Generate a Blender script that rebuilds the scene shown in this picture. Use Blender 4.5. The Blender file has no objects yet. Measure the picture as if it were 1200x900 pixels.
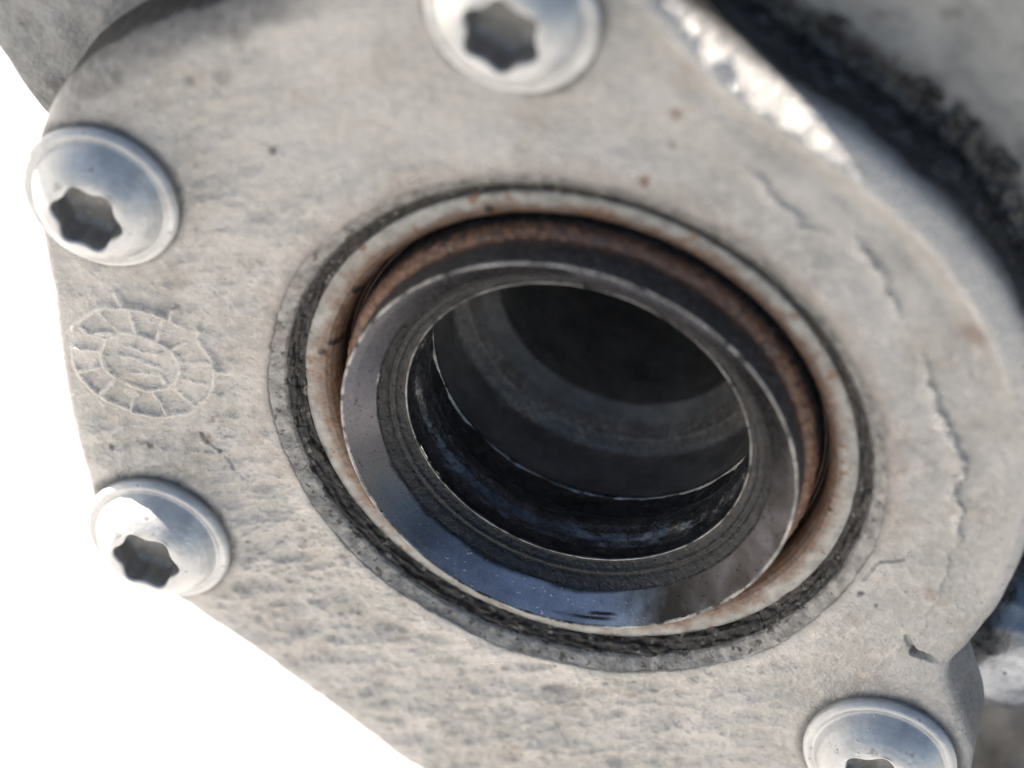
import bpy, math, random
import numpy as np
from mathutils import Matrix, Vector

random.seed(4)
sc = bpy.context.scene
COL = sc.collection
MM = 0.001
TILT = math.radians(18.0)      # the gearbox lies leaning to the left by this much
Q3 = np.array([[math.cos(TILT), 0, -math.sin(TILT)], [0, 1, 0], [math.sin(TILT), 0, math.cos(TILT)]])
H = 0.130                      # height of the output axis above the ground, metres

# ------------------------------------------------------------------ camera
cam_d = bpy.data.cameras.new('camera')
cam = bpy.data.objects.new('camera', cam_d)
COL.objects.link(cam)
sc.camera = cam
cam_d.sensor_width = 36.0
cam_d.lens = 99.97
cam_d.clip_start = 0.01
cam_d.clip_end = 500.0
ax = Vector((0.96378, 0.26668, 0.0))
ay = Vector((-0.17078, 0.61719, 0.76806))
az = Vector((0.20483, -0.74024, 0.64038))
M = Matrix(((ax.x, ay.x, az.x, 0.05478), (ax.y, ay.y, az.y, -0.22208), (ax.z, ay.z, az.z, 0.19783), (0, 0, 0, 1)))
TM = Matrix.Translation((0, 0, H)) @ Matrix([list(r) for r in Q3]).to_4x4()
M = TM @ M
cam.matrix_world = M
cam_d.dof.use_dof = True
cam_d.dof.focus_distance = 0.314
cam_d.dof.aperture_fstop = 13.0
cam_d.dof.aperture_blades = 9

# ------------------------------------------------------------------ sky, sun, exposure
SUN = Vector(list(Q3 @ np.array([-0.60, 0.19, 0.77]))).normalized()
elev = math.asin(SUN.z)
world = bpy.data.worlds.new('World')
sc.world = world
world.use_nodes = True
wn = world.node_tree
wn.nodes.clear()
sky = wn.nodes.new('ShaderNodeTexSky')
sky.sky_type = 'NISHITA'
sky.sun_disc = False
sky.sun_elevation = elev
sky.sun_rotation = math.atan2(SUN.x, SUN.y)
sky.dust_density = 0.6
bg = wn.nodes.new('ShaderNodeBackground')
bg.inputs['Strength'].default_value = 0.05
wo = wn.nodes.new('ShaderNodeOutputWorld')
wn.links.new(sky.outputs[0], bg.inputs[0])
wn.links.new(bg.outputs[0], wo.inputs[0])
sun_d = bpy.data.lights.new('sun', 'SUN')
sun_d.energy = 5.0
sun_d.angle = math.radians(0.5)
sun_d.color = (1.0, 0.93, 0.84)
sun = bpy.data.objects.new('sun', sun_d)
COL.objects.link(sun)
sun.rotation_euler = SUN.to_track_quat('Z', 'Y').to_euler()
sun.location = SUN * 2
sc.view_settings.view_transform = 'Standard'
sc.view_settings.look = 'None'
sc.view_settings.gamma = 1.0
sc.view_settings.use_curve_mapping = False
sc.view_settings.exposure = 1.52
sc.render.engine = 'CYCLES'
sc.cycles.use_denoising = True
sc.cycles.max_bounces = 10

# ------------------------------------------------------------------ numpy noise (millimetres)
def perlin(P, seed=0):
    rs = np.random.RandomState(seed)
    perm = rs.permutation(256)
    perm = np.concatenate([perm, perm, perm])
    g = rs.normal(size=(256, 3))
    g /= np.linalg.norm(g, axis=1)[:, None]
    F = np.floor(P).astype(np.int64)
    f = P - F
    u = f * f * f * (f * (f * 6 - 15) + 10)
    F &= 255
    def gr(i, j, k):
        h = perm[perm[perm[(F[:, 0] + i) & 255] + ((F[:, 1] + j) & 255)] + ((F[:, 2] + k) & 255)]
        d = f - np.array([i, j, k], float)
        return (g[h] * d).sum(1)
    def lerp(a, b, t):
        return a + t * (b - a)
    x0 = lerp(lerp(gr(0, 0, 0), gr(1, 0, 0), u[:, 0]), lerp(gr(0, 1, 0), gr(1, 1, 0), u[:, 0]), u[:, 1])
    x1 = lerp(lerp(gr(0, 0, 1), gr(1, 0, 1), u[:, 0]), lerp(gr(0, 1, 1), gr(1, 1, 1), u[:, 0]), u[:, 1])
    return lerp(x0, x1, u[:, 2]) * 1.5

def fbm(P, wl, octs=3, seed=0, gain=0.5):
    s = np.zeros(len(P)); a = 1.0; f = 1.0 / wl
    for o in range(octs):
        s += a * perlin(P * f + 17.3 * o + 5.1, seed + o)
        a *= gain; f *= 2.03
    return s

def sstep(a, b, x):
    t = np.clip((x - a) / (b - a), 0, 1)
    return t * t * (3 - 2 * t)

# ------------------------------------------------------------------ mesh helpers: local (x, y up, z out of the cover) -> world
def to_world(P):
    P = np.asarray(P, float)
    W = np.stack([P[:, 0], -P[:, 2], P[:, 1]], 1) @ Q3.T
    return W * MM + np.array([0, 0, H])

def link(name, me, mat, parent=None, label=None, smooth=True):
    me.materials.append(mat)
    if smooth:
        me.polygons.foreach_set('use_smooth', [True] * len(me.polygons))
    o = bpy.data.objects.new(name, me)
    COL.objects.link(o)
    if parent is not None:
        o.parent = parent
    if label:
        o['label'] = label
    return o

def grid_faces(nr, nc, closed=True, flip=False):
    r = np.arange(nr - 1)[:, None]
    c = np.arange(nc if closed else nc - 1)[None, :]
    a = r * nc + c; b = r * nc + (c + 1) % nc
    d = (r + 1) * nc + c; e = (r + 1) * nc + (c + 1) % nc
    F = np.stack([a, b, e, d], -1).reshape(-1, 4)
    return F[:, ::-1] if flip else F

def mesh_np(name, V, F, attrs=None):
    me = bpy.data.meshes.new(name)
    n = len(F); k = F.shape[1]
    me.vertices.add(len(V)); me.vertices.foreach_set('co', np.asarray(V, np.float32).ravel())
    me.loops.add(n * k); me.loops.foreach_set('vertex_index', np.ascontiguousarray(F, dtype=np.int32).ravel())
    me.polygons.add(n)
    me.polygons.foreach_set('loop_start', np.arange(0, n * k, k, dtype=np.int32))
    me.update(calc_edges=True)
    if attrs:
        for an, vals in attrs.items():
            at = me.attributes.new(an, 'FLOAT', 'POINT')
            at.data.foreach_set('value', np.asarray(vals, np.float32))
    me.validate()
    return me

def resample(prof, step):
    out = [prof[0]]
    for a, b in zip(prof[:-1], prof[1:]):
        L = math.hypot(b[0] - a[0], b[1] - a[1])
        n = max(1, int(math.ceil(L / step)))
        for i in range(1, n + 1):
            t = i / n
            out.append((a[0] + (b[0] - a[0]) * t, a[1] + (b[1] - a[1]) * t))
    return np.array(out)

def lathe(name, prof, nth, mat, parent, disp=None, attrs=None, step=0.4, label=None, smooth=True):
    """prof: (R, z) from inside/top to outside, local frame; disp(P, R, z, th) is added along the profile normal."""
    pr = resample(prof, step)
    th = np.linspace(0, 2 * np.pi, nth, endpoint=False)
    R = np.repeat(pr[:, 0], nth); z = np.repeat(pr[:, 1], nth); T = np.tile(th, len(pr))
    P = np.stack([R * np.cos(T), R * np.sin(T), z], 1)
    if disp is not None:
        tg = np.gradient(pr, axis=0); tg /= np.linalg.norm(tg, axis=1)[:, None] + 1e-9
        nR = np.repeat(-tg[:, 1], nth); nz = np.repeat(tg[:, 0], nth)   # left normal of the profile
        d = disp(P, R, z, T)
        P = np.stack([(R + nR * d) * np.cos(T), (R + nR * d) * np.sin(T), z + nz * d], 1)
    at = {k: f(P, R, z, T) for k, f in (attrs or {}).items()}
    me = mesh_np(name, to_world(P), grid_faces(len(pr), nth, True, True), at)
    return link(name, me, mat, parent, label, smooth)

# ------------------------------------------------------------------ materials
def new_mat(name):
    m = bpy.data.materials.new(name); m.use_nodes = True
    nt = m.node_tree; nt.nodes.clear()
    out = nt.nodes.new('ShaderNodeOutputMaterial')
    b = nt.nodes.new('ShaderNodeBsdfPrincipled')
    nt.links.new(b.outputs[0], out.inputs[0])
    tc = nt.nodes.new('ShaderNodeTexCoord')
    mp = nt.nodes.new('ShaderNodeMapping'); mp.inputs['Scale'].default_value = (1000, 1000, 1000)
    nt.links.new(tc.outputs['Object'], mp.inputs[0])
    return m, nt, b, mp.outputs[0]

def noise(nt, vec, scale, detail=4, rough=0.55, lo=0.3, hi=0.7, dist=0.0):
    n = nt.nodes.new('ShaderNodeTexNoise')
    n.inputs['Scale'].default_value = scale; n.inputs['Detail'].default_value = detail
    n.inputs['Roughness'].default_value = rough; n.inputs['Distortion'].default_value = dist
    nt.links.new(vec, n.inputs['Vector'])
    r = nt.nodes.new('ShaderNodeMapRange'); r.interpolation_type = 'SMOOTHSTEP'
    r.inputs[1].default_value = lo; r.inputs[2].default_value = hi
    nt.links.new(n.outputs[0], r.inputs[0])
    return r.outputs[0]

def mix(nt, fac, a, b, mode='MIX'):
    m = nt.nodes.new('ShaderNodeMix'); m.data_type = 'RGBA'; m.blend_type = mode
    for s, v in ((m.inputs[0], fac), (m.inputs[6], a), (m.inputs[7], b)):
        if isinstance(v, (int, float)): s.default_value = v
        elif isinstance(v, tuple): s.default_value = (*v, 1.0)
        else: nt.links.new(v, s)
    return m.outputs[2]

def math_n(nt, op, a, b=None):
    m = nt.nodes.new('ShaderNodeMath'); m.operation = op; m.use_clamp = op in ('ADD', 'MULTIPLY')
    for s, v in ((m.inputs[0], a), (m.inputs[1], b)):
        if v is None: continue
        if isinstance(v, (int, float)): s.default_value = v
        else: nt.links.new(v, s)
    return m.outputs[0]

def rng(nt, v, a, b):
    r = nt.nodes.new('ShaderNodeMapRange')
    r.inputs[3].default_value = a; r.inputs[4].default_value = b
    nt.links.new(v, r.inputs[0]); return r.outputs[0]

def attr(nt, name):
    a = nt.nodes.new('ShaderNodeAttribute'); a.attribute_name = name
    return a.outputs['Fac']

def bump(nt, bs, heights):
    prev = None
    for h, dist, st in heights:
        b = nt.nodes.new('ShaderNodeBump'); b.inputs['Distance'].default_value = dist
        b.inputs['Strength'].default_value = st
        nt.links.new(h, b.inputs['Height'])
        if prev: nt.links.new(prev, b.inputs['Normal'])
        prev = b.outputs[0]
    nt.links.new(prev, bs.inputs['Normal'])

def put(nt, bs, name, v):
    s = bs.inputs[name]
    if isinstance(v, tuple): s.default_value = (*v, 1.0)
    elif isinstance(v, (int, float)): s.default_value = v
    else: nt.links.new(v, s)

# cast aluminium, attributes: dirt (oily dark, and painted shade), rust (brown), fine (sandy)
def m_cast():
    m, nt, b, v = new_mat('cast_aluminium')
    c = mix(nt, noise(nt, v, 0.09, 4, 0.6, 0.35, 0.65), (0.40, 0.385, 0.365), (0.51, 0.49, 0.47))
    c = mix(nt, math_n(nt, 'MULTIPLY', noise(nt, v, 0.9, 5, 0.65, 0.42, 0.7), 0.6), c, (0.64, 0.605, 0.565))
    c = mix(nt, math_n(nt, 'MULTIPLY', noise(nt, v, 1.4, 4, 0.6, 0.58, 0.75), 0.3), c, (0.22, 0.205, 0.19))
    c = mix(nt, math_n(nt, 'MULTIPLY', noise(nt, v, 0.16, 5, 0.7, 0.5, 0.72), 0.45), c, (0.36, 0.31, 0.255))
    spk = noise(nt, v, 3.2, 2, 0.5, 0.70, 0.76)
    c = mix(nt, math_n(nt, 'MULTIPLY', spk, 0.5), c, (0.09, 0.075, 0.065))
    c = mix(nt, attr(nt, 'worn_lit'), c, (0.74, 0.70, 0.65))
    c = mix(nt, attr(nt, 'rust'), c, (0.17, 0.085, 0.045))
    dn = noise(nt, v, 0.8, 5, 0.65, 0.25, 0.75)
    dm = math_n(nt, 'MULTIPLY', attr(nt, 'dirt_shade'), rng(nt, dn, 0.55, 1.0))
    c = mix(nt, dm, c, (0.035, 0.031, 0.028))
    put(nt, b, 'Base Color', c)
    put(nt, b, 'Metallic', rng(nt, dm, 0.72, 0.0))
    put(nt, b, 'Roughness', math_n(nt, 'SUBTRACT', rng(nt, noise(nt, v, 0.9, 4, 0.6), 0.27, 0.46), math_n(nt, 'MULTIPLY', attr(nt, 'worn_lit'), 0.14)))
    bump(nt, b, [(noise(nt, v, 0.9, 5, 0.6, 0.2, 0.8), 0.00018, 0.5),
                 (noise(nt, v, 2.2, 5, 0.7, 0.2, 0.8), 0.00016, 0.9)])
    return m

def m_simple(name, c1, c2, sc_, metal, r0, r1, bd=0.00005, bs=2.0, spots=None, drops=None, rust=None, coat=0.0, spec=0.5, dirtc=None, dark=None):
    m, nt, b, v = new_mat(name)
    c = mix(nt, noise(nt, v, sc_, 5, 0.62, 0.3, 0.7), c1, c2)
    met = metal
    if spots:
        c = mix(nt, math_n(nt, 'MULTIPLY', noise(nt, v, spots[1], 3, 0.6, spots[2], spots[2] + 0.07), 0.85), c, spots[0])
    if rust:
        rn = noise(nt, v, 0.7, 5, 0.7, 0.25, 0.75)
        rm = math_n(nt, 'MULTIPLY', attr(nt, 'rust'), rng(nt, rn, 0.6, 1.0))
        rc = mix(nt, noise(nt, v, 1.3, 5, 0.7, 0.3, 0.7), rust[0], rust[1])
        c = mix(nt, rm, c, rc)
        met = rng(nt, rm, metal, 0.0)
    if dark:
        c = mix(nt, attr(nt, 'dirt_shade'), c, dark)
    put(nt, b, 'Base Color', c)
    put(nt, b, 'Metallic', met)
    put(nt, b, 'Roughness', rng(nt, noise(nt, v, bs * 0.6, 4, 0.6), r0, r1))
    put(nt, b, 'Coat Weight', coat); put(nt, b, 'Coat Roughness', 0.08)
    put(nt, b, 'Specular IOR Level', spec)
    bl = [(noise(nt, v, bs, 5, 0.65, 0.2, 0.8), bd, 0.8)]
    if drops: bl.append((noise(nt, v, drops[0], 2, 0.5, drops[1], drops[1] + 0.09), drops[2], 0.9))
    bump(nt, b, bl)
    return m

CAST = m_cast()
MACH = m_simple('machined_aluminium', (0.15, 0.145, 0.14), (0.36, 0.345, 0.325), 0.6, 0.5, 0.32, 0.55, 0.00012, 1.3, spots=((0.07, 0.06, 0.05), 0.9, 0.58))
CRUST = m_simple('dirt_crust', (0.004, 0.0035, 0.003), (0.045, 0.04, 0.035), 1.0, 0.1, 0.28, 0.6, 0.00012, 1.6, spots=((0.20, 0.18, 0.155), 0.9, 0.60))
SEAL = m_simple('seal_case_steel', (0.22, 0.21, 0.195), (0.40, 0.39, 0.36), 0.6, 0.35, 0.34, 0.5, 0.00004, 2.0,
                spots=((0.22, 0.12, 0.065), 0.5, 0.60), rust=((0.12, 0.05, 0.027), (0.30, 0.165, 0.09)), dark=(0.02, 0.018, 0.018))
RUBBER = m_simple('seal_rubber', (0.03, 0.016, 0.012), (0.09, 0.042, 0.028), 0.4, 0.0, 0.3, 0.5, 0.00004, 1.5)
SLEEVE = m_simple('blackened_steel', (0.06, 0.062, 0.066), (0.15, 0.15, 0.15), 1.2, 0.6, 0.36, 0.55, 0.00006, 3.0,
                  spots=((0.30, 0.30, 0.29), 1.8, 0.62), rust=((0.17, 0.065, 0.035), (0.38, 0.20, 0.105)))
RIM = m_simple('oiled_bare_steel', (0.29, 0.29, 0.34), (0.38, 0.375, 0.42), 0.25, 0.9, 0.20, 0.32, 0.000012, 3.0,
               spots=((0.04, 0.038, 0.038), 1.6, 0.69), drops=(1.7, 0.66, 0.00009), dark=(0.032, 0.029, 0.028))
BORE = m_simple('oily_black_bore', (0.035, 0.034, 0.036), (0.10, 0.096, 0.096), 0.5, 0.6, 0.10, 0.28, 0.00012, 0.7, coat=0.6, drops=(1.3, 0.58, 0.0002))
MOUTH = m_simple('oily_black_lip', (0.006, 0.0055, 0.0055), (0.022, 0.02, 0.019), 1.2, 0.1, 0.2, 0.45, 0.00012, 1.4, coat=0.08, drops=(1.8, 0.62, 0.0001))
DEEP = m_simple('dark_bore_steel', (0.13, 0.118, 0.108), (0.22, 0.20, 0.18), 0.25, 0.3, 0.5, 0.7, 0.00005, 1.0,
                rust=((0.15, 0.085, 0.055), (0.48, 0.42, 0.35)))  # second rust tone paled to stand in for a hazy reflection
EDGE = m_simple('worn_bright_edge', (0.10, 0.098, 0.096), (0.36, 0.35, 0.34), 0.35, 0.9, 0.25, 0.45, 0.00005, 1.5, spots=((0.03, 0.03, 0.03), 0.5, 0.56))
ZINC = m_simple('zinc_plated_steel', (0.50, 0.49, 0.475), (0.66, 0.645, 0.62), 0.35, 0.35, 0.30, 0.48, 0.00004, 1.2,
                spots=((0.34, 0.31, 0.27), 0.35, 0.66), drops=(0.8, 0.66, 0.0001))
PLUG = m_simple('dull_blue_steel', (0.22, 0.235, 0.26), (0.34, 0.355, 0.38), 0.3, 0.9, 0.22, 0.4, 0.00004, 1.2)
SOCK = m_simple('socket_steel', (0.26, 0.245, 0.225), (0.42, 0.395, 0.365), 0.5, 0.35, 0.35, 0.5, 0.00004, 2.0)
GREASE = m_simple('wet_black_grease', (0.012, 0.011, 0.011), (0.05, 0.046, 0.043), 0.5, 0.0, 0.18, 0.42, 0.00012, 1.2, coat=0.2, drops=(1.3, 0.6, 0.0001))
HOUS = m_simple('grey_housing_casting', (0.27, 0.265, 0.255), (0.40, 0.39, 0.37), 0.3, 0.3, 0.45, 0.65, 0.00015, 1.6,
                spots=((0.05, 0.045, 0.04), 0.9, 0.68), dark=(0.025, 0.022, 0.02))
PAPER = m_simple('white_ground', (0.83, 0.80, 0.77), (0.86, 0.835, 0.80), 0.01, 0.0, 0.7, 0.8, 0.0003, 0.05)

CONC = m_simple('pale_concrete', (0.30, 0.29, 0.27), (0.38, 0.365, 0.34), 0.02, 0.0, 0.7, 0.85, 0.0003, 0.2)
# ------------------------------------------------------------------ ground
gm = bpy.data.meshes.new('ground')
gm.from_pydata([(-60, -60, 0), (60, -60, 0), (60, 60, 0), (-60, 60, 0)], [], [(0, 1, 2, 3)])
ground = link('ground', gm, CONC, smooth=False)
ground['kind'] = 'structure'
# white ground in view, built as a finite sheet added to bounce graded light
nx_, ny_ = 40, 30
sx_, sy_ = np.meshgrid(np.linspace(-0.62, 0.55, nx_), np.linspace(-0.24, 0.75, ny_))
SV = np.stack([sx_.ravel(), sy_.ravel(), 0.0 * sx_.ravel()], 1)
SV[:, 2] = 0.004 + 0.0015 * fbm(SV * 1000, 260, 2, 501)
sheet = link('white_bounce_sheet', mesh_np('white_bounce_sheet', SV, grid_faces(ny_, nx_, False, False)), PAPER)
sheet['label'] = 'bright white ground at the left, added as a bounce sheet under the gearbox'
sheet['category'] = 'sheet'


# ------------------------------------------------------------------ the gearbox
gb = bpy.data.objects.new('gearbox', None)
COL.objects.link(gb)
gb['label'] = 'weathered cast aluminium gearbox with dark oily steel sleeve in its round output bore'
gb['category'] = 'gearbox'

BOLTS = [(-51.3, 21.8), (-48.9, -26.4), (-6.5, 52.0), (36.3, -38.6)]

# outline of the cover, control points clockwise from the left edge
OUT = [(-58.7, 7.4), (-58.7, -3.4), (-58.3, -12.1), (-57.4, -20), (-56.0, -27), (-52.9, -32.6), (-47.9, -36.4), (-38.2, -42.9), (-27.9, -50.7),
       (-18, -58.0), (-8, -61.5), (4, -59), (18, -52.5), (29, -50.5), (38, -49.5), (45.2, -44), (46.2, -37), (44.3, -30.8), (42.5, -25.6),
       (44.2, -20.2), (46.4, -14.6), (48.2, -7.5), (49.2, 2), (49.4, 8), (48.3, 15), (46.0, 21.5), (42.2, 28.2), (37.0, 35.0), (29.5, 41.0),
       (22.2, 45.4), (15.5, 49.6), (9, 54.5), (2.5, 60.5), (-5.5, 63), (-13.5, 61.3), (-20, 56), (-30, 50.3), (-42, 43.7), (-46.9, 41.0),
       (-50.4, 38.4), (-54.0, 35.0), (-56.8, 31), (-58.6, 26), (-59.2, 20), (-58.9, 13.5)]
oa = np.array(OUT)
oang = np.unwrap(np.arctan2(oa[:, 1], oa[:, 0])); orad = np.hypot(oa[:, 0], oa[:, 1])

def catmull_closed(ang, rad, q):
    n = len(ang)
    A = np.concatenate([ang[-3:] - 2 * np.pi, ang, ang[:3] + 2 * np.pi]); Rr = np.concatenate([rad[-3:], rad, rad[:3]])
    sl = np.gradient(Rr, A)
    q = (q - ang[0]) % (2 * np.pi) + ang[0]
    i = np.clip(np.searchsorted(A, q) - 1, 0, len(A) - 2)
    h = A[i + 1] - A[i]; t = (q - A[i]) / h
    return ((2 * t**3 - 3 * t**2 + 1) * Rr[i] + (t**3 - 2 * t**2 + t) * h * sl[i] + (-2 * t**3 + 3 * t**2) * Rr[i + 1] + (t**3 - t**2) * h * sl[i + 1])

def outline(th):
    P = np.stack([50 * np.cos(th), 50 * np.sin(th), np.zeros_like(th)], 1)
    return catmull_closed(oang, orad, th) + 0.22 * fbm(P, 11, 2, 11)

# ledge of smooth skin on the right: angle(deg) -> radius
LEDGE = np.array([(-45, 42.5), (-28.4, 43.2), (-11.5, 41.7), (-1.2, 41.4), (8.5, 41.4), (19.5, 40.1), (25.8, 40.2), (38.6, 41.4), (45.4, 42.0), (48.8, 42.1), (52, 41.0),
                  (54.8, 39.9), (61.9, 40.4), (67.1, 42.0), (75, 44)])
LEDGE_A = np.array([(-60, 0), (-40, 0), (-30, .5), (-22, .25), (-8, .45), (2, 1.0), (20, 1.0), (24, .7), (29, .12), (34, .12), (38, .8), (46, .8), (50, .12), (53.5, .3), (56, .7), (63, .6), (68, 0), (90, 0)])

def cover_height(x, y):
    """relief of the cast front face, mm"""
    P = np.stack([x, y, np.zeros_like(x)], 1)
    r = np.hypot(x, y); th = np.degrees(np.arctan2(y, x))
    rough = np.clip(sstep(14, -30, y - 0.15 * x) * sstep(40, -5, x) + 0.28 + 0.3 * sstep(-20, -45, x), 0, 1)
    em = sstep(10.5, 8.0, np.hypot(x + 49, y + .6))
    rough = rough * (1 - 0.55 * em)
    h = 0.35 * fbm(P, 16, 2, 3)
    # streaky casting lumps, elongated along the lower left to upper right diagonal
    Q = np.stack([(x * 0.9 + y * 0.43) * 0.5, (-x * 0.43 + y * 0.9) * 1.2, np.zeros_like(x)], 1)
    l1 = fbm(Q, 3.4, 4, 21, 0.55)
    h += rough * 0.62 * (l1 - 0.8 * np.abs(fbm(Q, 5.2, 2, 31)))
    h += rough * 0.15 * fbm(P, 1.1, 2, 41)
    pit = sstep(0.55, 0.85, fbm(P, 2.6, 2, 51)) * rough
    h -= 0.15 * pit
    # smooth skin ledge on the right
    jag = 0.9 * fbm(P, 4.0, 4, 61, 0.6) + 0.3 * fbm(P, 0.9, 2, 71)
    rl = np.interp(th, LEDGE[:, 0], LEDGE[:, 1]) + jag
    A = np.interp(th, LEDGE_A[:, 0], LEDGE_A[:, 1])
    h += A * (0.40 * sstep(0.4, -0.1, r - rl) + 0.14 * np.exp(-((r - rl + 0.5) / 0.5) ** 2))
    # sandy zone outside the ledge
    h += 0.07 * fbm(P, 0.9, 2, 81) * sstep(-0.3, 0.8, r - rl) * sstep(-50, -20, th) * sstep(60, 20, th)
    # black notch near the lower right edge and hairline cracks
    for (x0, y0), (x1, y1), w, d in [((37.6, -19.8), (38.6, -22.0), .30, .5), ((38.6, -22.0), (41.9, -22.9), .42, .9), ((33.9, -9.2), (32.4, -12.2), .14, .3), ((33.9, -9.2), (36.4, -8.4), .12, .25),
                                   ((-43.0, -10.2), (-40.6, -11.6), .2, .3), ((-40.6, -11.6), (-39.2, -14.2), .15, .25)]:
        dx, dy = x1 - x0, y1 - y0
        t = np.clip(((x - x0) * dx + (y - y0) * dy) / (dx * dx + dy * dy), 0, 1)
        dd = np.hypot(x - x0 - t * dx, y - y0 - t * dy) + 0.12 * fbm(P, 0.7, 2, 91)
        h -= d * sstep(w * 1.6, w * 0.4, dd)
    # raised bead along the upper right rim
    ang = np.arctan2(y, x)
    ub = sstep(12, 30, th) * sstep(88, 70, th)
    q = outline(ang) - r
    h = h * (1 - 0.6 * ub * sstep(7.0, 4.0, q))
    h += ub * (0.75 * np.exp(-((q - 3.0) / 1.1) ** 2) - 0.35 * np.exp(-((q - 5.6) / 1.3) ** 2))
    # spot faces round the bolts are flatter
    for bx, by in BOLTS:
        k = sstep(11.0, 9.2, np.hypot(x - bx, y - by))
        h = h * (1 - 0.8 * k)
    return h

NT, NR = 1600, 150
th = np.linspace(0, 2 * np.pi, NT, endpoint=False)
ro = outline(th)
deg = np.degrees(np.arctan2(np.sin(th), np.cos(th)))
# fillet radius: soft at the top and the right, crisp lower left
fr = 1.0 + 1.5 * sstep(10, 30, deg) * sstep(165, 140, deg) + 0.5 * sstep(-60, -30, deg) * sstep(30, 0, deg) + 2.2 * sstep(115, 130, deg) * sstep(158, 146, deg)
DEPTH = 11.0
rows = []
R0 = 33.1
for i in range(NR):
    t = i / (NR - 1)
    rows.append((R0 + (ro - fr - R0) * t, np.zeros(NT), np.zeros(NT), np.ones(NT)))
for i in range(1, 11):
    a = math.pi / 2 * i / 10
    rows.append((ro - fr + fr * math.sin(a), -fr * (1 - math.cos(a)), np.full(NT, math.sin(a)), np.full(NT, math.cos(a))))
for i in range(1, 31):
    t = i / 30
    rows.append((ro + 0 * t, -fr - (DEPTH - fr) * t, np.ones(NT), np.zeros(NT)))
R = np.concatenate([q[0] for q in rows]); Z = np.concatenate([q[1] for q in rows])
nR = np.concatenate([q[2] for q in rows]); nZ = np.concatenate([q[3] for q in rows]); T = np.tile(th, len(rows))
X = R * np.cos(T); Y = R * np.sin(T)
hh = cover_height(X, Y)
side = 0.07 * fbm(np.stack([X, Y, Z], 1), 3.5, 3, 101)
P3 = np.stack([X, Y, Z], 1)
# ragged inner lip where the casting meets the machined chamfer
lip = 1.1 * fbm(P3, 9.0, 4, 111) + 0.4 * fbm(P3, 1.2, 2, 113)
hh = hh * sstep(33.6, 36.0, R + 0.3) + 0.75 * sstep(40.5, 34.5, R) - 1.6 * sstep(33.95, 33.3, R + 0.30 * lip) * (R < 37)
q0 = ro[np.newaxis, :].repeat(len(rows), 0).ravel() - R
hh = np.where((Y > 10) & (X > 0), hh, hh * (0.25 + 0.75 * sstep(0.8, 4.0, q0)))
d = hh * nZ + side * nR
V = np.stack([(R + nR * d) * np.cos(T), (R + nR * d) * np.sin(T), Z + nZ * d], 1)
# stains, with some shade and brightness painted in
thd = np.degrees(np.arctan2(Y, X))
jg = 0.9 * fbm(np.stack([X, Y, 0 * X], 1), 4.0, 4, 61, 0.6) + 0.3 * fbm(np.stack([X, Y, 0 * X], 1), 0.9, 2, 71)
rlw = np.interp(thd, LEDGE[:, 0], LEDGE[:, 1]) + jg
worn_lit = np.interp(thd, LEDGE_A[:, 0], LEDGE_A[:, 1]) * np.exp(-((R - rlw + 0.35) / 0.32) ** 2) * sstep(-0.3, 0.3, fbm(P3, 3, 2, 75))
worn_lit = np.maximum(worn_lit, 0.25 * sstep(0.15, 0.6, hh) * sstep(0.0, 0.4, fbm(P3, 2.2, 3, 77)) * (R > 35) * (R < R.max()))
q1 = ro[np.newaxis, :].repeat(len(rows), 0).ravel() - R
worn_lit = np.maximum(worn_lit, 0.6 * sstep(4.2, 2.0, q1 + 0.8 * fbm(P3, 4, 3, 79)) * sstep(12, 28, thd) * sstep(92, 78, thd) * sstep(-3.4, -1.8, Z))  # upper right fillet painted paler for the sky and sun on it
rust = np.zeros(len(V)); dirt_shade = np.zeros(len(V))
wob = 0.35 * fbm(P3, 1.0, 2, 121)
for sx, sy, sr, am in [(6.8, 34.9, .75, .8), (9.5, 42.9, .8, .6), (9.3, 39.4, .45, .6), (-49.1, -13.1, .45, .5), (-41.9, -10.5, .8, .5), (-41.2, -7.5, .4, .6), (40.4, 22.5, 1.9, .45), (39.6, -12.8, .9, .35)]:
    rust = np.maximum(rust, am * sstep(sr * 1.25, sr * 0.4, np.hypot(X - sx, Y - sy) + wob))
for sx, sy, sr, am in [(-32, 31, .6, .95), (-53.9, -14.2, .5, .8), (-49.1, -13.0, .4, .8), (-38.2, -25.1, .35, .9), (32.2, -14.2, .45, .95), (34.0, -15.8, .3, .9), (-36.8, 39.1, 1.2, .4), (-40.5, 37.6, .9, .4), (30.2, -12.4, .5, .6), (36.9, -13.2, .25, .8), (-44.2, 8.3, .5, .5)]:
    dirt_shade = np.maximum(dirt_shade, am * sstep(sr * 1.25, sr * 0.4, np.hypot(X - sx, Y - sy) + 0.6 * wob))
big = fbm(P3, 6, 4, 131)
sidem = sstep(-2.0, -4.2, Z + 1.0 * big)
dirt_shade = np.maximum(dirt_shade, sidem * (0.95 * sstep(0, 25, deg[np.newaxis, :].repeat(len(rows), 0).ravel()) + 0.5))
dirt_shade = np.maximum(dirt_shade, 0.55 * sstep(-0.8, -3, Z + 0.8 * big))
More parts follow.
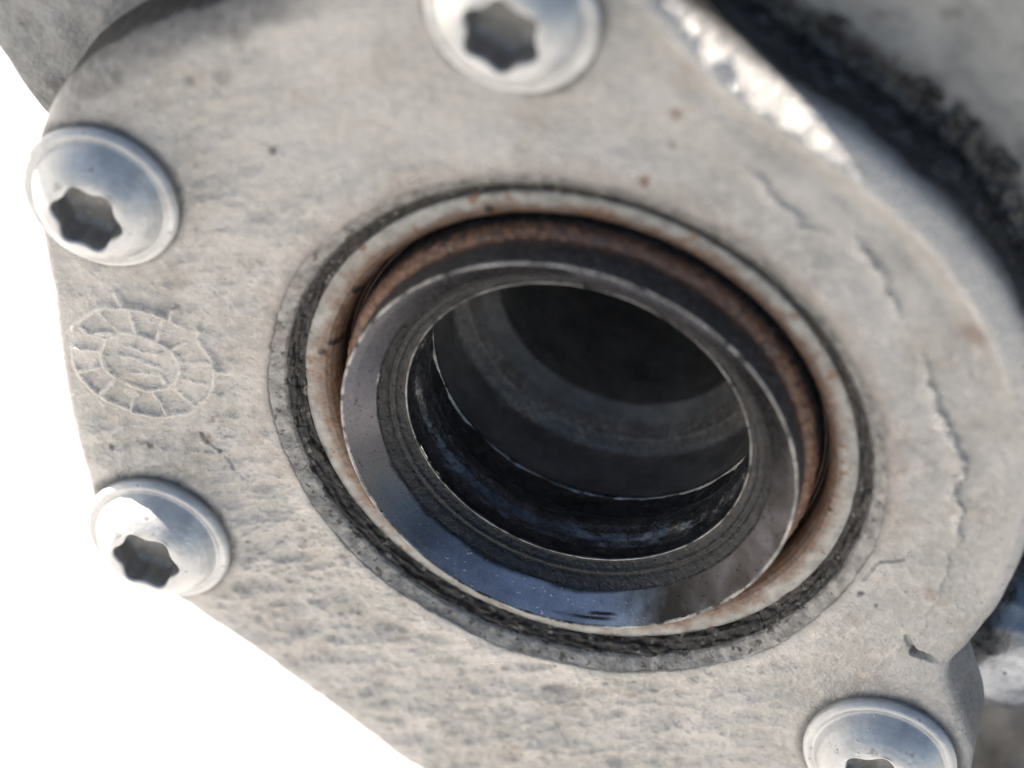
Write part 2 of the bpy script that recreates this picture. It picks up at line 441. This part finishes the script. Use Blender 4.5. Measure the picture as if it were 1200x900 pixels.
# grimy brown halo round the upper right of the bore and oil soaked lip at the bottom
halo = sstep(37.5, 34.0, R + 1.2 * big) * sstep(0.05, 0.5, np.sin(T) * .5 + .35)
rust = np.maximum(rust, 0.22 * halo)
dirt_shade = np.maximum(dirt_shade, 0.35 * sstep(34.8, 33.7, R + 0.5 * lip))
dirt_shade = np.maximum(dirt_shade, 0.5 * sstep(-0.6, -1.0, hh) * (R > 35.5))
q_ = ro[np.newaxis, :].repeat(len(rows), 0).ravel() - R
dg_ = deg[np.newaxis, :].repeat(len(rows), 0).ravel()
dirt_shade = np.maximum(dirt_shade, 0.6 * sstep(4.6, 2.2, q_ + 1.2 * big) * sstep(112, 124, dg_) * sstep(154, 147, dg_))  # shade of the upper left fillet painted into the colour
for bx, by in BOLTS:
    dirt_shade = np.maximum(dirt_shade, 0.8 * sstep(10.0, 8.7, np.hypot(X - bx, Y - by) + 0.7 * big))  # shadow round the bolts painted in with the grime
me = mesh_np('cover_plate', to_world(V), grid_faces(len(rows), NT, True, True), {'dirt_shade': dirt_shade, 'rust': rust, 'worn_lit': worn_lit})
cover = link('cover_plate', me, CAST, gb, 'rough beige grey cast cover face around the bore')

# machined chamfer and bore wall of the cover
lathe('bore_chamfer', [(32.1, -8.0), (32.1, -0.5), (32.4, -0.15), (33.8, 0.55), (35.0, 0.3)], 720, MACH, cover,
      disp=lambda P, R, z, T: 0.10 * fbm(P, 2.4, 4, 141), step=0.2)

# raised casting mark: a round dial of cells with strokes in the middle
mc = (-48.9, -0.4)
def on(rx, ry, a):
    return (mc[0] + rx * math.cos(math.radians(a)), mc[1] + ry * math.sin(math.radians(a)))
MARK = [[on(8.5, 7.5, q) for q in range(-100, 161, 8)], [on(4.5, 4.0, q) for q in range(0, 361, 10)], [on(8.6, 7.4, q) for q in range(175, 256, 8)]]
for q in (8, 36, 64, 92, 120, 146, 172, 200, 228, 256, 284, 312, 340):
    MARK.append([on(4.5, 4.0, q), on(8.5, 7.5, q + 3)])
for q, r1 in ((2, 11.6), (62, 9.8), (100, 10.4), (40, 9.6), (318, 10.2)):
    MARK.append([on(8.6, 7.6, q), on(r1, r1 * .9, q + 2)])
MARK += [[(-50.6, 1.3), (-48.6, 0.7), (-46.6, 1.3)], [(-51.2, -0.2), (-49.2, -0.6), (-46.9, -0.6)], [(-50.6, -2.3), (-48.6, -2.0), (-46.7, -1.8), (-46.4, -2.8)]]
gx = np.arange(-58.3, -38.0, 0.11); gy = np.arange(-10.5, 10.5, 0.11)
GX, GY = np.meshgrid(gx, gy); fx, fy = GX.ravel(), GY.ravel()
PP = np.stack([fx, fy, 0 * fx], 1)
wx = fx + 0.22 * fbm(PP, 3.0, 2, 151); wy = fy + 0.22 * fbm(PP, 3.0, 2, 161)
rel = np.zeros(len(fx))
for li, ln in enumerate(MARK):
    hgt = 0.55 if li < 3 else 0.46
    for (x0, y0), (x1, y1) in zip(ln[:-1], ln[1:]):
        dx, dy = x1 - x0, y1 - y0
        t = np.clip(((wx - x0) * dx + (wy - y0) * dy) / (dx * dx + dy * dy + 1e-9), 0, 1)
        dd = np.hypot(wx - x0 - t * dx, wy - y0 - t * dy)
        rel = np.maximum(rel, hgt * np.exp(-(dd / 0.48) ** 2))
# each cell of the dial is a soft pad
rr_ = np.hypot((wx - mc[0]) / 8.5, (wy - mc[1]) / 7.5)
rel = np.maximum(rel, 0.16 * sstep(1.08, 0.95, rr_))
# two proud pads
for px_, py_, ra, rb, rt in ((-52.5, 2.75, 1.7, 0.55, -0.1), (-50.4, -5.2, 1.25, 0.75, -0.25)):
    ux = (wx - px_) * math.cos(rt) + (wy - py_) * math.sin(rt); uy = -(wx - px_) * math.sin(rt) + (wy - py_) * math.cos(rt)
    rel = np.maximum(rel, 0.42 * sstep(1.25, 0.7, np.hypot(ux / ra, uy / rb)))
rel *= np.clip(0.85 + 0.8 * fbm(PP, 4.5, 3, 181), 0.15, 1.3) * sstep(-58.2, -56.9, fx)
qe = outline(np.arctan2(fy, fx)) - np.hypot(fx, fy)
zz = cover_height(fx, fy) * (0.25 + 0.75 * sstep(0.8, 4.0, qe)) + rel * sstep(1.0, 2.4, qe) - 0.035 - 2.0 * (qe < 1.3)
mv = np.stack([fx, fy, zz], 1)
z0 = np.zeros(len(fx))
me = mesh_np('casting_mark', to_world(mv), grid_faces(len(gy), len(gx), False, False), {'dirt_shade': z0, 'rust': z0, 'worn_lit': 0.35 * sstep(0.12, 0.3, rel)})  # ridges coloured paler to stand in for their lit facets
link('casting_mark', me, CAST, cover, 'raised round dial mark with radial cells cast into the cover')

# crusted grime in the gap round the seal
def crust_d(P, R, z, T):
    dg = np.degrees(T)
    amt = 0.6 + 0.5 * sstep(0.2, -0.4, np.sin(T + 0.45))       # thicker in the lower half
    S = np.stack([R * 1.6, np.cos(T) * 31 * 0.4, np.sin(T) * 31 * 0.4], 1)
    c = 0.75 * np.abs(fbm(S, 2.2, 3, 201)) - 0.2 + 0.22 * fbm(S, 0.8, 2, 211) + 0.12 * fbm(P, 0.9, 2, 215)
    crack = -0.15 * sstep(0.05, 0.0, np.abs(fbm(P, 7.0, 2, 221)))
    return (c + crack) * amt * 0.7 * sstep(29.8, 30.6, R) * sstep(33.0, 32.0, R)
lathe('dirt_ring', [(29.8, -2.1), (30.5, -1.62), (31.0, -1.3), (31.5, -0.85), (32.05, -0.5), (32.35, -0.42), (33.2, -1.2)], 1400, CRUST, gb,
      disp=crust_d, step=0.13, label='cracked black grime packed round the seal')

# ------------------------------------------------------------------ oil seal
def seal_rust(P, R, z, T):
    n = 0.75 * fbm(P, 3.5, 5, 231, 0.65)
    inner = sstep(29.7, 28.2, R + n)
    left = np.maximum(sstep(-0.2, -0.95, np.cos(T) ) * sstep(0.9, 0.3, np.abs(np.sin(T) - 0.1)), 0)
    wide = sstep(30.2, 28.2, R + 1.2 * n) * left
    low = sstep(29.6, 27.8, R + 1.0 * n) * sstep(0.1, -0.5, np.sin(T)) * 0.6
    return np.clip(np.maximum(np.maximum(inner, wide * 0.95), low), 0, 1)
def seal_spots(P, R, z, T):
    m = np.zeros(len(P)); w = 0.25 * fbm(P, 0.8, 2, 241)
    for sx, sy, sr in [(-9.5, 27.0, .62), (-24.2, 13.0, .75), (-27.0, 5.4, .7), (23.4, 20.8, .3), (27.9, -5.2, .22), (-28.4, 4.2, .5), (-29.3, 9.0, .5)]:
        m = np.maximum(m, sstep(sr * 1.2, sr * 0.5, np.hypot(P[:, 0] - sx, P[:, 1] - sy) + w))
    return m
seal = lathe('oil_seal', [(26.95, -4.0), (27.05, -3.2), (27.3, -2.5), (27.7, -1.95), (28.2, -1.6), (28.8, -1.45), (30.0, -1.43), (30.4, -1.53), (30.62, -1.9), (30.65, -3.0)], 900, SEAL, gb,
             disp=lambda P, R, z, T: 0.05 * fbm(P, 3.0, 3, 251) + 0.12 * seal_spots(P, R, z, T), attrs={'rust': seal_rust, 'dirt_shade': seal_spots}, step=0.12,
             label='pale grey seal ring stained with rust')
lathe('rubber_lip', [(25.4, -6.2), (26.2, -5.4), (26.7, -5.8), (26.85, -5.0), (27.0, -3.8)], 600, RUBBER, seal,
      disp=lambda P, R, z, T: 0.04 * fbm(P, 2.0, 3, 261), step=0.25)

# ------------------------------------------------------------------ output sleeve
sleeve = lathe('output_sleeve', [(24.98, 2.78), (25.0, 2.5), (24.95, 0.8), (24.9, -0.6), (24.85, -1.1)], 900, SLEEVE, gb,
               disp=lambda P, R, z, T: 0.05 * fbm(P, 1.6, 3, 271), step=0.15,
               attrs={'rust': lambda P, R, z, T: 0.55 * sstep(0.4, -0.8, z + 0.6 * fbm(P, 2.5, 3, 281))},
               label='dark steel sleeve standing out of the bore')
lathe('rust_collar', [(24.8, -0.95), (25.2, -1.0), (25.55, -1.25), (25.85, -1.7), (25.95, -2.4), (25.95, -6.4)], 900, SLEEVE, sleeve,
      disp=lambda P, R, z, T: 0.15 * fbm(P, 0.9, 3, 291) + 0.08 * np.abs(fbm(P, 2.2, 3, 293)), step=0.12,
      attrs={'rust': lambda P, R, z, T: np.clip(1.05 - 0.5 * sstep(0.1, 0.6, fbm(P, 2.2, 3, 301)) - sstep(-2.0, -3.2, z), 0, 1)},
      label='rusty brown collar at the foot of the sleeve')
lathe('rim_edge', [(24.55, 2.93), (24.68, 3.05), (24.8, 3.08), (24.9, 3.03), (24.96, 2.92), (24.98, 2.76)], 900, EDGE, sleeve,
      disp=lambda P, R, z, T: 0.03 * fbm(P, 1.5, 3, 311), step=0.06, label='thin bright rubbed edge of the sleeve')
def rim_oil_shade(P, R, z, T):
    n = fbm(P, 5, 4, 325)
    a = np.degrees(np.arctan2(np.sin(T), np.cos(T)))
    m = sstep(-88, -52, a + 14 * n) * sstep(65, 30, a + 9 * n)              # dark reflection on the right hand side, painted as a film
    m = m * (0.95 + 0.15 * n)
    m = np.maximum(m, 0.78 * sstep(-105, -140, np.where(a > 90, a - 360, a) + 10 * n))  # left side darkened likewise, its duller reflection put into the colour
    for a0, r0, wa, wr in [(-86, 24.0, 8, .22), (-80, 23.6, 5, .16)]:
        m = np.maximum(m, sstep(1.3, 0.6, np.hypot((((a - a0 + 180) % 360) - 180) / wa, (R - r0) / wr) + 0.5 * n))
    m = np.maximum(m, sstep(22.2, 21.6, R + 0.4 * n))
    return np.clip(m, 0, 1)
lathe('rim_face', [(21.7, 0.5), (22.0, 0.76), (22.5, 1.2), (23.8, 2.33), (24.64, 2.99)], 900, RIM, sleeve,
      disp=lambda P, R, z, T: 0.010 * fbm(P, 6, 2, 321), step=0.2, attrs={'dirt_shade': rim_oil_shade}, label='smooth grey conical face of the sleeve')
lathe('mouth_ring', [(19.02, -1.75), (19.35, -1.6), (19.85, -1.2), (20.1, -0.85), (20.25, -0.8), (20.4, -0.92), (20.55, -0.85), (20.8, -0.5), (21.2, -0.1), (21.55, 0.25), (21.7, 0.5)], 900, MOUTH, sleeve,
      disp=lambda P, R, z, T: 0.05 * fbm(P, 2.2, 3, 331), step=0.1)
lathe('mouth_edge', [(18.92, -1.86), (18.88, -1.72), (18.93, -1.60), (19.04, -1.58), (19.1, -1.66)], 900, EDGE, sleeve,
      disp=lambda P, R, z, T: 0.05 * fbm(P, 1.5, 3, 341), step=0.05, label='thin bright inner edge of the sleeve mouth')
lathe('bore_wall', [(19.3, -12.45), (19.1, -12.3), (19.25, -11.5), (19.35, -9.8), (18.9, -8.9), (18.4, -8.1), (18.15, -7.3), (18.2, -6.5), (18.6, -5.6), (19.1, -4.9), (19.45, -4.1), (19.45, -3.0), (19.2, -2.2), (18.98, -1.80)], 900, BORE, sleeve,
      disp=lambda P, R, z, T: 0.16 * fbm(P, 3.2, 3, 351), step=0.15)
lathe('bore_step', [(19.6, -12.9), (19.15, -12.7), (18.95, -12.4), (19.0, -12.15), (19.3, -11.95)], 700, EDGE, sleeve,
      disp=lambda P, R, z, T: 0.06 * fbm(P, 1.5, 3, 361), step=0.06)
def deep_rust_haze(P, R, z, T):  # rust, and the painted pale reflection on the inner ledge
    return sstep(-18.5, -20.5, z + 0.8 * fbm(P, 4, 3, 371)) * sstep(-23.5, -21, z) * (0.35 + 0.65 * sstep(-.2, .5, fbm(P, 3, 3, 381)))
deep = lathe('shaft_bore', [(0.3, -46), (14.6, -46), (14.8, -24.0), (15.6, -23.4), (16.6, -22.6), (17.2, -21.6), (17.6, -20.9), (18.9, -20.6), (19.4, -20.2), (19.55, -12.6)], 500, DEEP, gb,
             disp=lambda P, R, z, T: 0.10 * fbm(P, 3.0, 3, 391), attrs={'rust': deep_rust_haze}, step=0.4, label='dark hollow shaft bore deep inside the sleeve')

# ------------------------------------------------------------------ bolts
def bolt_meshes():
    nth = 240
    T_ = np.linspace(0, 2 * np.pi, nth, endpoint=False)
    star = 3.35 + 0.66 * (0.5 + 0.5 * np.cos(6 * T_)) ** 1.1
    rows_ = []
    for (r, z) in resample([(8.45, -1.2), (8.6, 0.1), (8.72, 0.55), (8.66, 0.95), (8.4, 1.28), (8.05, 1.42), (7.7, 1.36), (7.5, 1.32), (7.35, 1.42), (7.2, 1.75), (6.8, 2.55), (6.2, 3.35), (5.5, 4.02), (4.9, 4.42), (4.45, 4.62)], 0.2):
        rows_.append((np.full(nth, r), np.full(nth, z)))
    for i in range(1, 5):
        t = i / 4
        rows_.append((4.45 + (star + 0.28 - 4.45) * t, np.full(nth, 4.62 + 0.14 * t)))
    rows_.append((star + 0.1, np.full(nth, 4.68)))
    rows_.append((star, np.full(nth, 4.45)))
    Rr = np.concatenate([q[0] for q in rows_]); Zz = np.concatenate([q[1] for q in rows_]); Tt = np.tile(T_, len(rows_))
    Pp = np.stack([Rr * np.cos(Tt), Rr * np.sin(Tt), Zz], 1)
    nn = 0.05 * fbm(Pp, 2.2, 3, 401) * sstep(4.3, 5.5, Rr)
    Pp[:, 2] += nn
    head = mesh_np('bolt', np.stack([Pp[:, 0], -Pp[:, 2], Pp[:, 1]], 1) * MM, grid_faces(len(rows_), nth, True, False))
    rows_ = []
    for (k, z) in [(1.0, 4.5), (1.0, 3.6), (0.99, 2.6), (0.97, 1.7), (0.93, 1.35), (0.75, 1.15), (0.5, 0.95), (0.25, 0.8), (0.02, 0.72)]:
        rows_.append((star * k, np.full(nth, z)))
    Rr = np.concatenate([q[0] for q in rows_]); Zz = np.concatenate([q[1] for q in rows_]); Tt = np.tile(T_, len(rows_))
    Pp = np.stack([Rr * np.cos(Tt), Rr * np.sin(Tt), Zz], 1)
    sock = mesh_np('socket', np.stack([Pp[:, 0], -Pp[:, 2], Pp[:, 1]], 1) * MM, grid_faces(len(rows_), nth, True, False))
    return head, sock
bh, bs_ = bolt_meshes()
bh.materials.append(ZINC); bs_.materials.append(SOCK)
for m_ in (bh, bs_):
    m_.polygons.foreach_set('use_smooth', [True] * len(m_.polygons))
blabels = ['domed flange bolt at the upper left corner, partly shaded', 'domed flange bolt at the lower left corner, brightly lit', 'blurred flange bolt at the top edge', 'flange bolt at the bottom right edge']
for i, ((bx, by), bz, rot) in enumerate(zip(BOLTS, [0, 0, 0, 0], [0.22, 0.12, 0.5, 0.8])):
    o = bpy.data.objects.new('bolt', bh); COL.objects.link(o); o.parent = gb
    o.matrix_basis = TM @ Matrix.Translation((bx * MM, -bz * MM, by * MM)) @ Matrix.Rotation(rot, 4, 'Y'); o['label'] = blabels[i]
    s_ = bpy.data.objects.new('socket', bs_); COL.objects.link(s_); s_.parent = o

# ------------------------------------------------------------------ housing behind the cover
def GL(x):
    return (x, (-(H - 0.006) / MM - math.sin(TILT) * x) / math.cos(TILT))
def prism(name, poly, z0, z1, mat, parent, seed, fil=1.0, sub=1.2, amp=0.2, dirtf=None, label=None):
    """extruded outline with rounded front edge and a cast surface; front face at z0 (towards the viewer), back at z1"""
    q = np.array(poly, float); c = np.zeros(2)
    pts = []
    for a, b in zip(q, np.roll(q, -1, 0)):
        n = max(1, int(np.hypot(*(b - a)) / sub))
        for i in range(n): pts.append(a + (b - a) * i / n)
    pts = np.array(pts)
    for _ in range(5):
        pts = (np.roll(pts, 1, 0) + 2 * pts + np.roll(pts, -1, 0)) / 4
    n = len(pts); rows_ = []
    dirv = c - pts; L = np.hypot(*dirv.T)[:, None]; du = dirv / L
    K = int(np.max(L) / sub)
    for i in range(K, 0, -1):
        rows_.append((pts + du * (fil + (L - fil - 31.0) * (i / K)), np.full(n, z0)))
    for i in range(0, 7):
        a = math.pi / 2 * i / 6
        rows_.append((pts + du * fil * (1 - math.sin(a)), np.full(n, z0 - fil * (1 - math.cos(a)))))
    m = max(2, int((z0 - z1) / (sub * 2)))
    for i in range(1, m + 1):
        rows_.append((pts, np.full(n, z0 - fil - (z0 - fil - z1) * i / m)))
    rows_.append((pts + du * (L - 31.0), np.full(n, z1)))
    Pp = np.concatenate([np.column_stack([r_[0], r_[1]]) for r_ in rows_])
    Pp[:, 2] += amp * fbm(Pp, 5, 3, seed)
    Pp[:, :2] += 0.6 * amp * fbm(Pp, 4, 2, seed + 5)[:, None] * (Pp[:, :2] - c) / (np.hypot(*(Pp[:, :2] - c).T)[:, None] + 1)
    dd = dirtf(Pp) if dirtf else np.zeros(len(Pp))
    area = 0.5 * np.sum(pts[:, 0] * np.roll(pts[:, 1], -1) - np.roll(pts[:, 0], -1) * pts[:, 1])
    me_ = mesh_np(name, to_world(Pp), grid_faces(len(rows_), n, True, area < 0), {'dirt_shade': dd})
    return link(name, me_, mat, parent, label)

def h_dirt(P):
    r_ = np.hypot(P[:, 0], P[:, 1]); t_ = np.arctan2(P[:, 1], P[:, 0])
    n = fbm(P, 5, 4, 411)
    near = sstep(5.5, 1.5, r_ - outline(t_) + 1.6 * n) * (P[:, 0] > 0)
    return np.clip(np.maximum(near, 0.5 * sstep(0.3, 0.8, n)), 0, 1)
housing = prism('housing', [(-50, 12), (-63.3, 24.0), (-67.2, 31.5), (-108, 91), (-108, 102), (-52, 100), (-20, 70), (-5, 65), (-8, 93), (30, 84), (62, 74), (74, 45), (66, 18), (52, 2), (40, -12), (0, -40), (-44, -20), (-47, 2)], -10.6, -15.5, HOUS, gb, 421, 1.2, 1.0, 0.22, h_dirt, 'grey housing flange behind the cover')  # unseen upper ear and slot shaped to shade a bolt and pass sun
prism('inner_wall', [(-44, 10), (-61, 17.0), (-63.5, 26), (-72, 50), (-60, 70), (50, 72), (64, 40), (72, 0), (74, -40), (78, -100), GL(85), GL(4), (-12, -90), (-20, -40)], -26, -110, HOUS, housing, 431, 2.0, 2.2, 0.4, lambda P: np.clip(0.75 + 0.3 * fbm(P, 9, 3, 441), 0, 1), 'dark dirty gearbox body behind the flange')
# domed plug set back below the flange
bo = lathe('domed_plug', [(0.2, 3.2), (3, 3.0), (6, 2.1), (8.6, 0.4), (10.2, -1.8), (10.9, -4.2), (11.1, -10), (12.5, -13)], 160, PLUG, housing, disp=lambda P, R, z, T: 0.15 * fbm(P, 4, 3, 451), step=0.5)
bo.location = Vector(list(Q3 @ np.array([48.0, 21.2, -40.5]))) * MM

# wet grease caked in the corner between cover and housing, upper right
ta = np.radians(np.linspace(92, 8, 760)); ns = 90
g = np.linspace(0, 1, ns)
ro_g = outline(ta)
PX, PY, PZ, NX, NZ, TH = [], [], [], [], [], []
for s_ in g:
    if s_ < 0.6:
        t = s_ / 0.6; rr = ro_g - 0.1; zz = np.full_like(ta, -3.0 - 7.4 * t); nr, nz = 1.0, 0.15
    else:
        t = (s_ - 0.6) / 0.4; rr = ro_g + 6.5 * t; zz = np.full_like(ta, -10.4); nr, nz = 0.2, 1.0
    PX.append(rr * np.cos(ta)); PY.append(rr * np.sin(ta)); PZ.append(zz)
    NX.append(np.full_like(ta, nr)); NZ.append(np.full_like(ta, nz)); TH.append(np.full_like(ta, s_))
P = np.stack([np.concatenate(PX), np.concatenate(PY), np.concatenate(PZ)], 1)
nr = np.concatenate(NX); nz = np.concatenate(NZ); s_ = np.concatenate(TH); tt = np.degrees(np.tile(ta, ns))
core = np.exp(-((s_ - 0.50) / 0.30) ** 2) * 1.25
thick = 0.55 * core + 0.45 * fbm(P, 5.0, 3, 461) + 0.45 * np.maximum(fbm(P, 1.4, 2, 471), -0.1) + 0.06 * fbm(P, 0.7, 1, 481) - 0.22
thick -= 0.3 * sstep(0.58, 0.75, s_)
thick -= 1.5 * sstep(0.22, 0.0, s_) + 2.0 * sstep(0.86, 1.0, s_) + 2.0 * sstep(22, 8, tt) + 2.0 * sstep(84, 92, tt)
P = np.stack([P[:, 0] + nr * thick * np.cos(np.radians(tt)), P[:, 1] + nr * thick * np.sin(np.radians(tt)), P[:, 2] + nz * thick], 1)
me = mesh_np('grease_layer', to_world(P), grid_faces(ns, len(ta), False, True))
link('grease_layer', me, GREASE, housing, 'lumpy wet black grease between cover and flange')
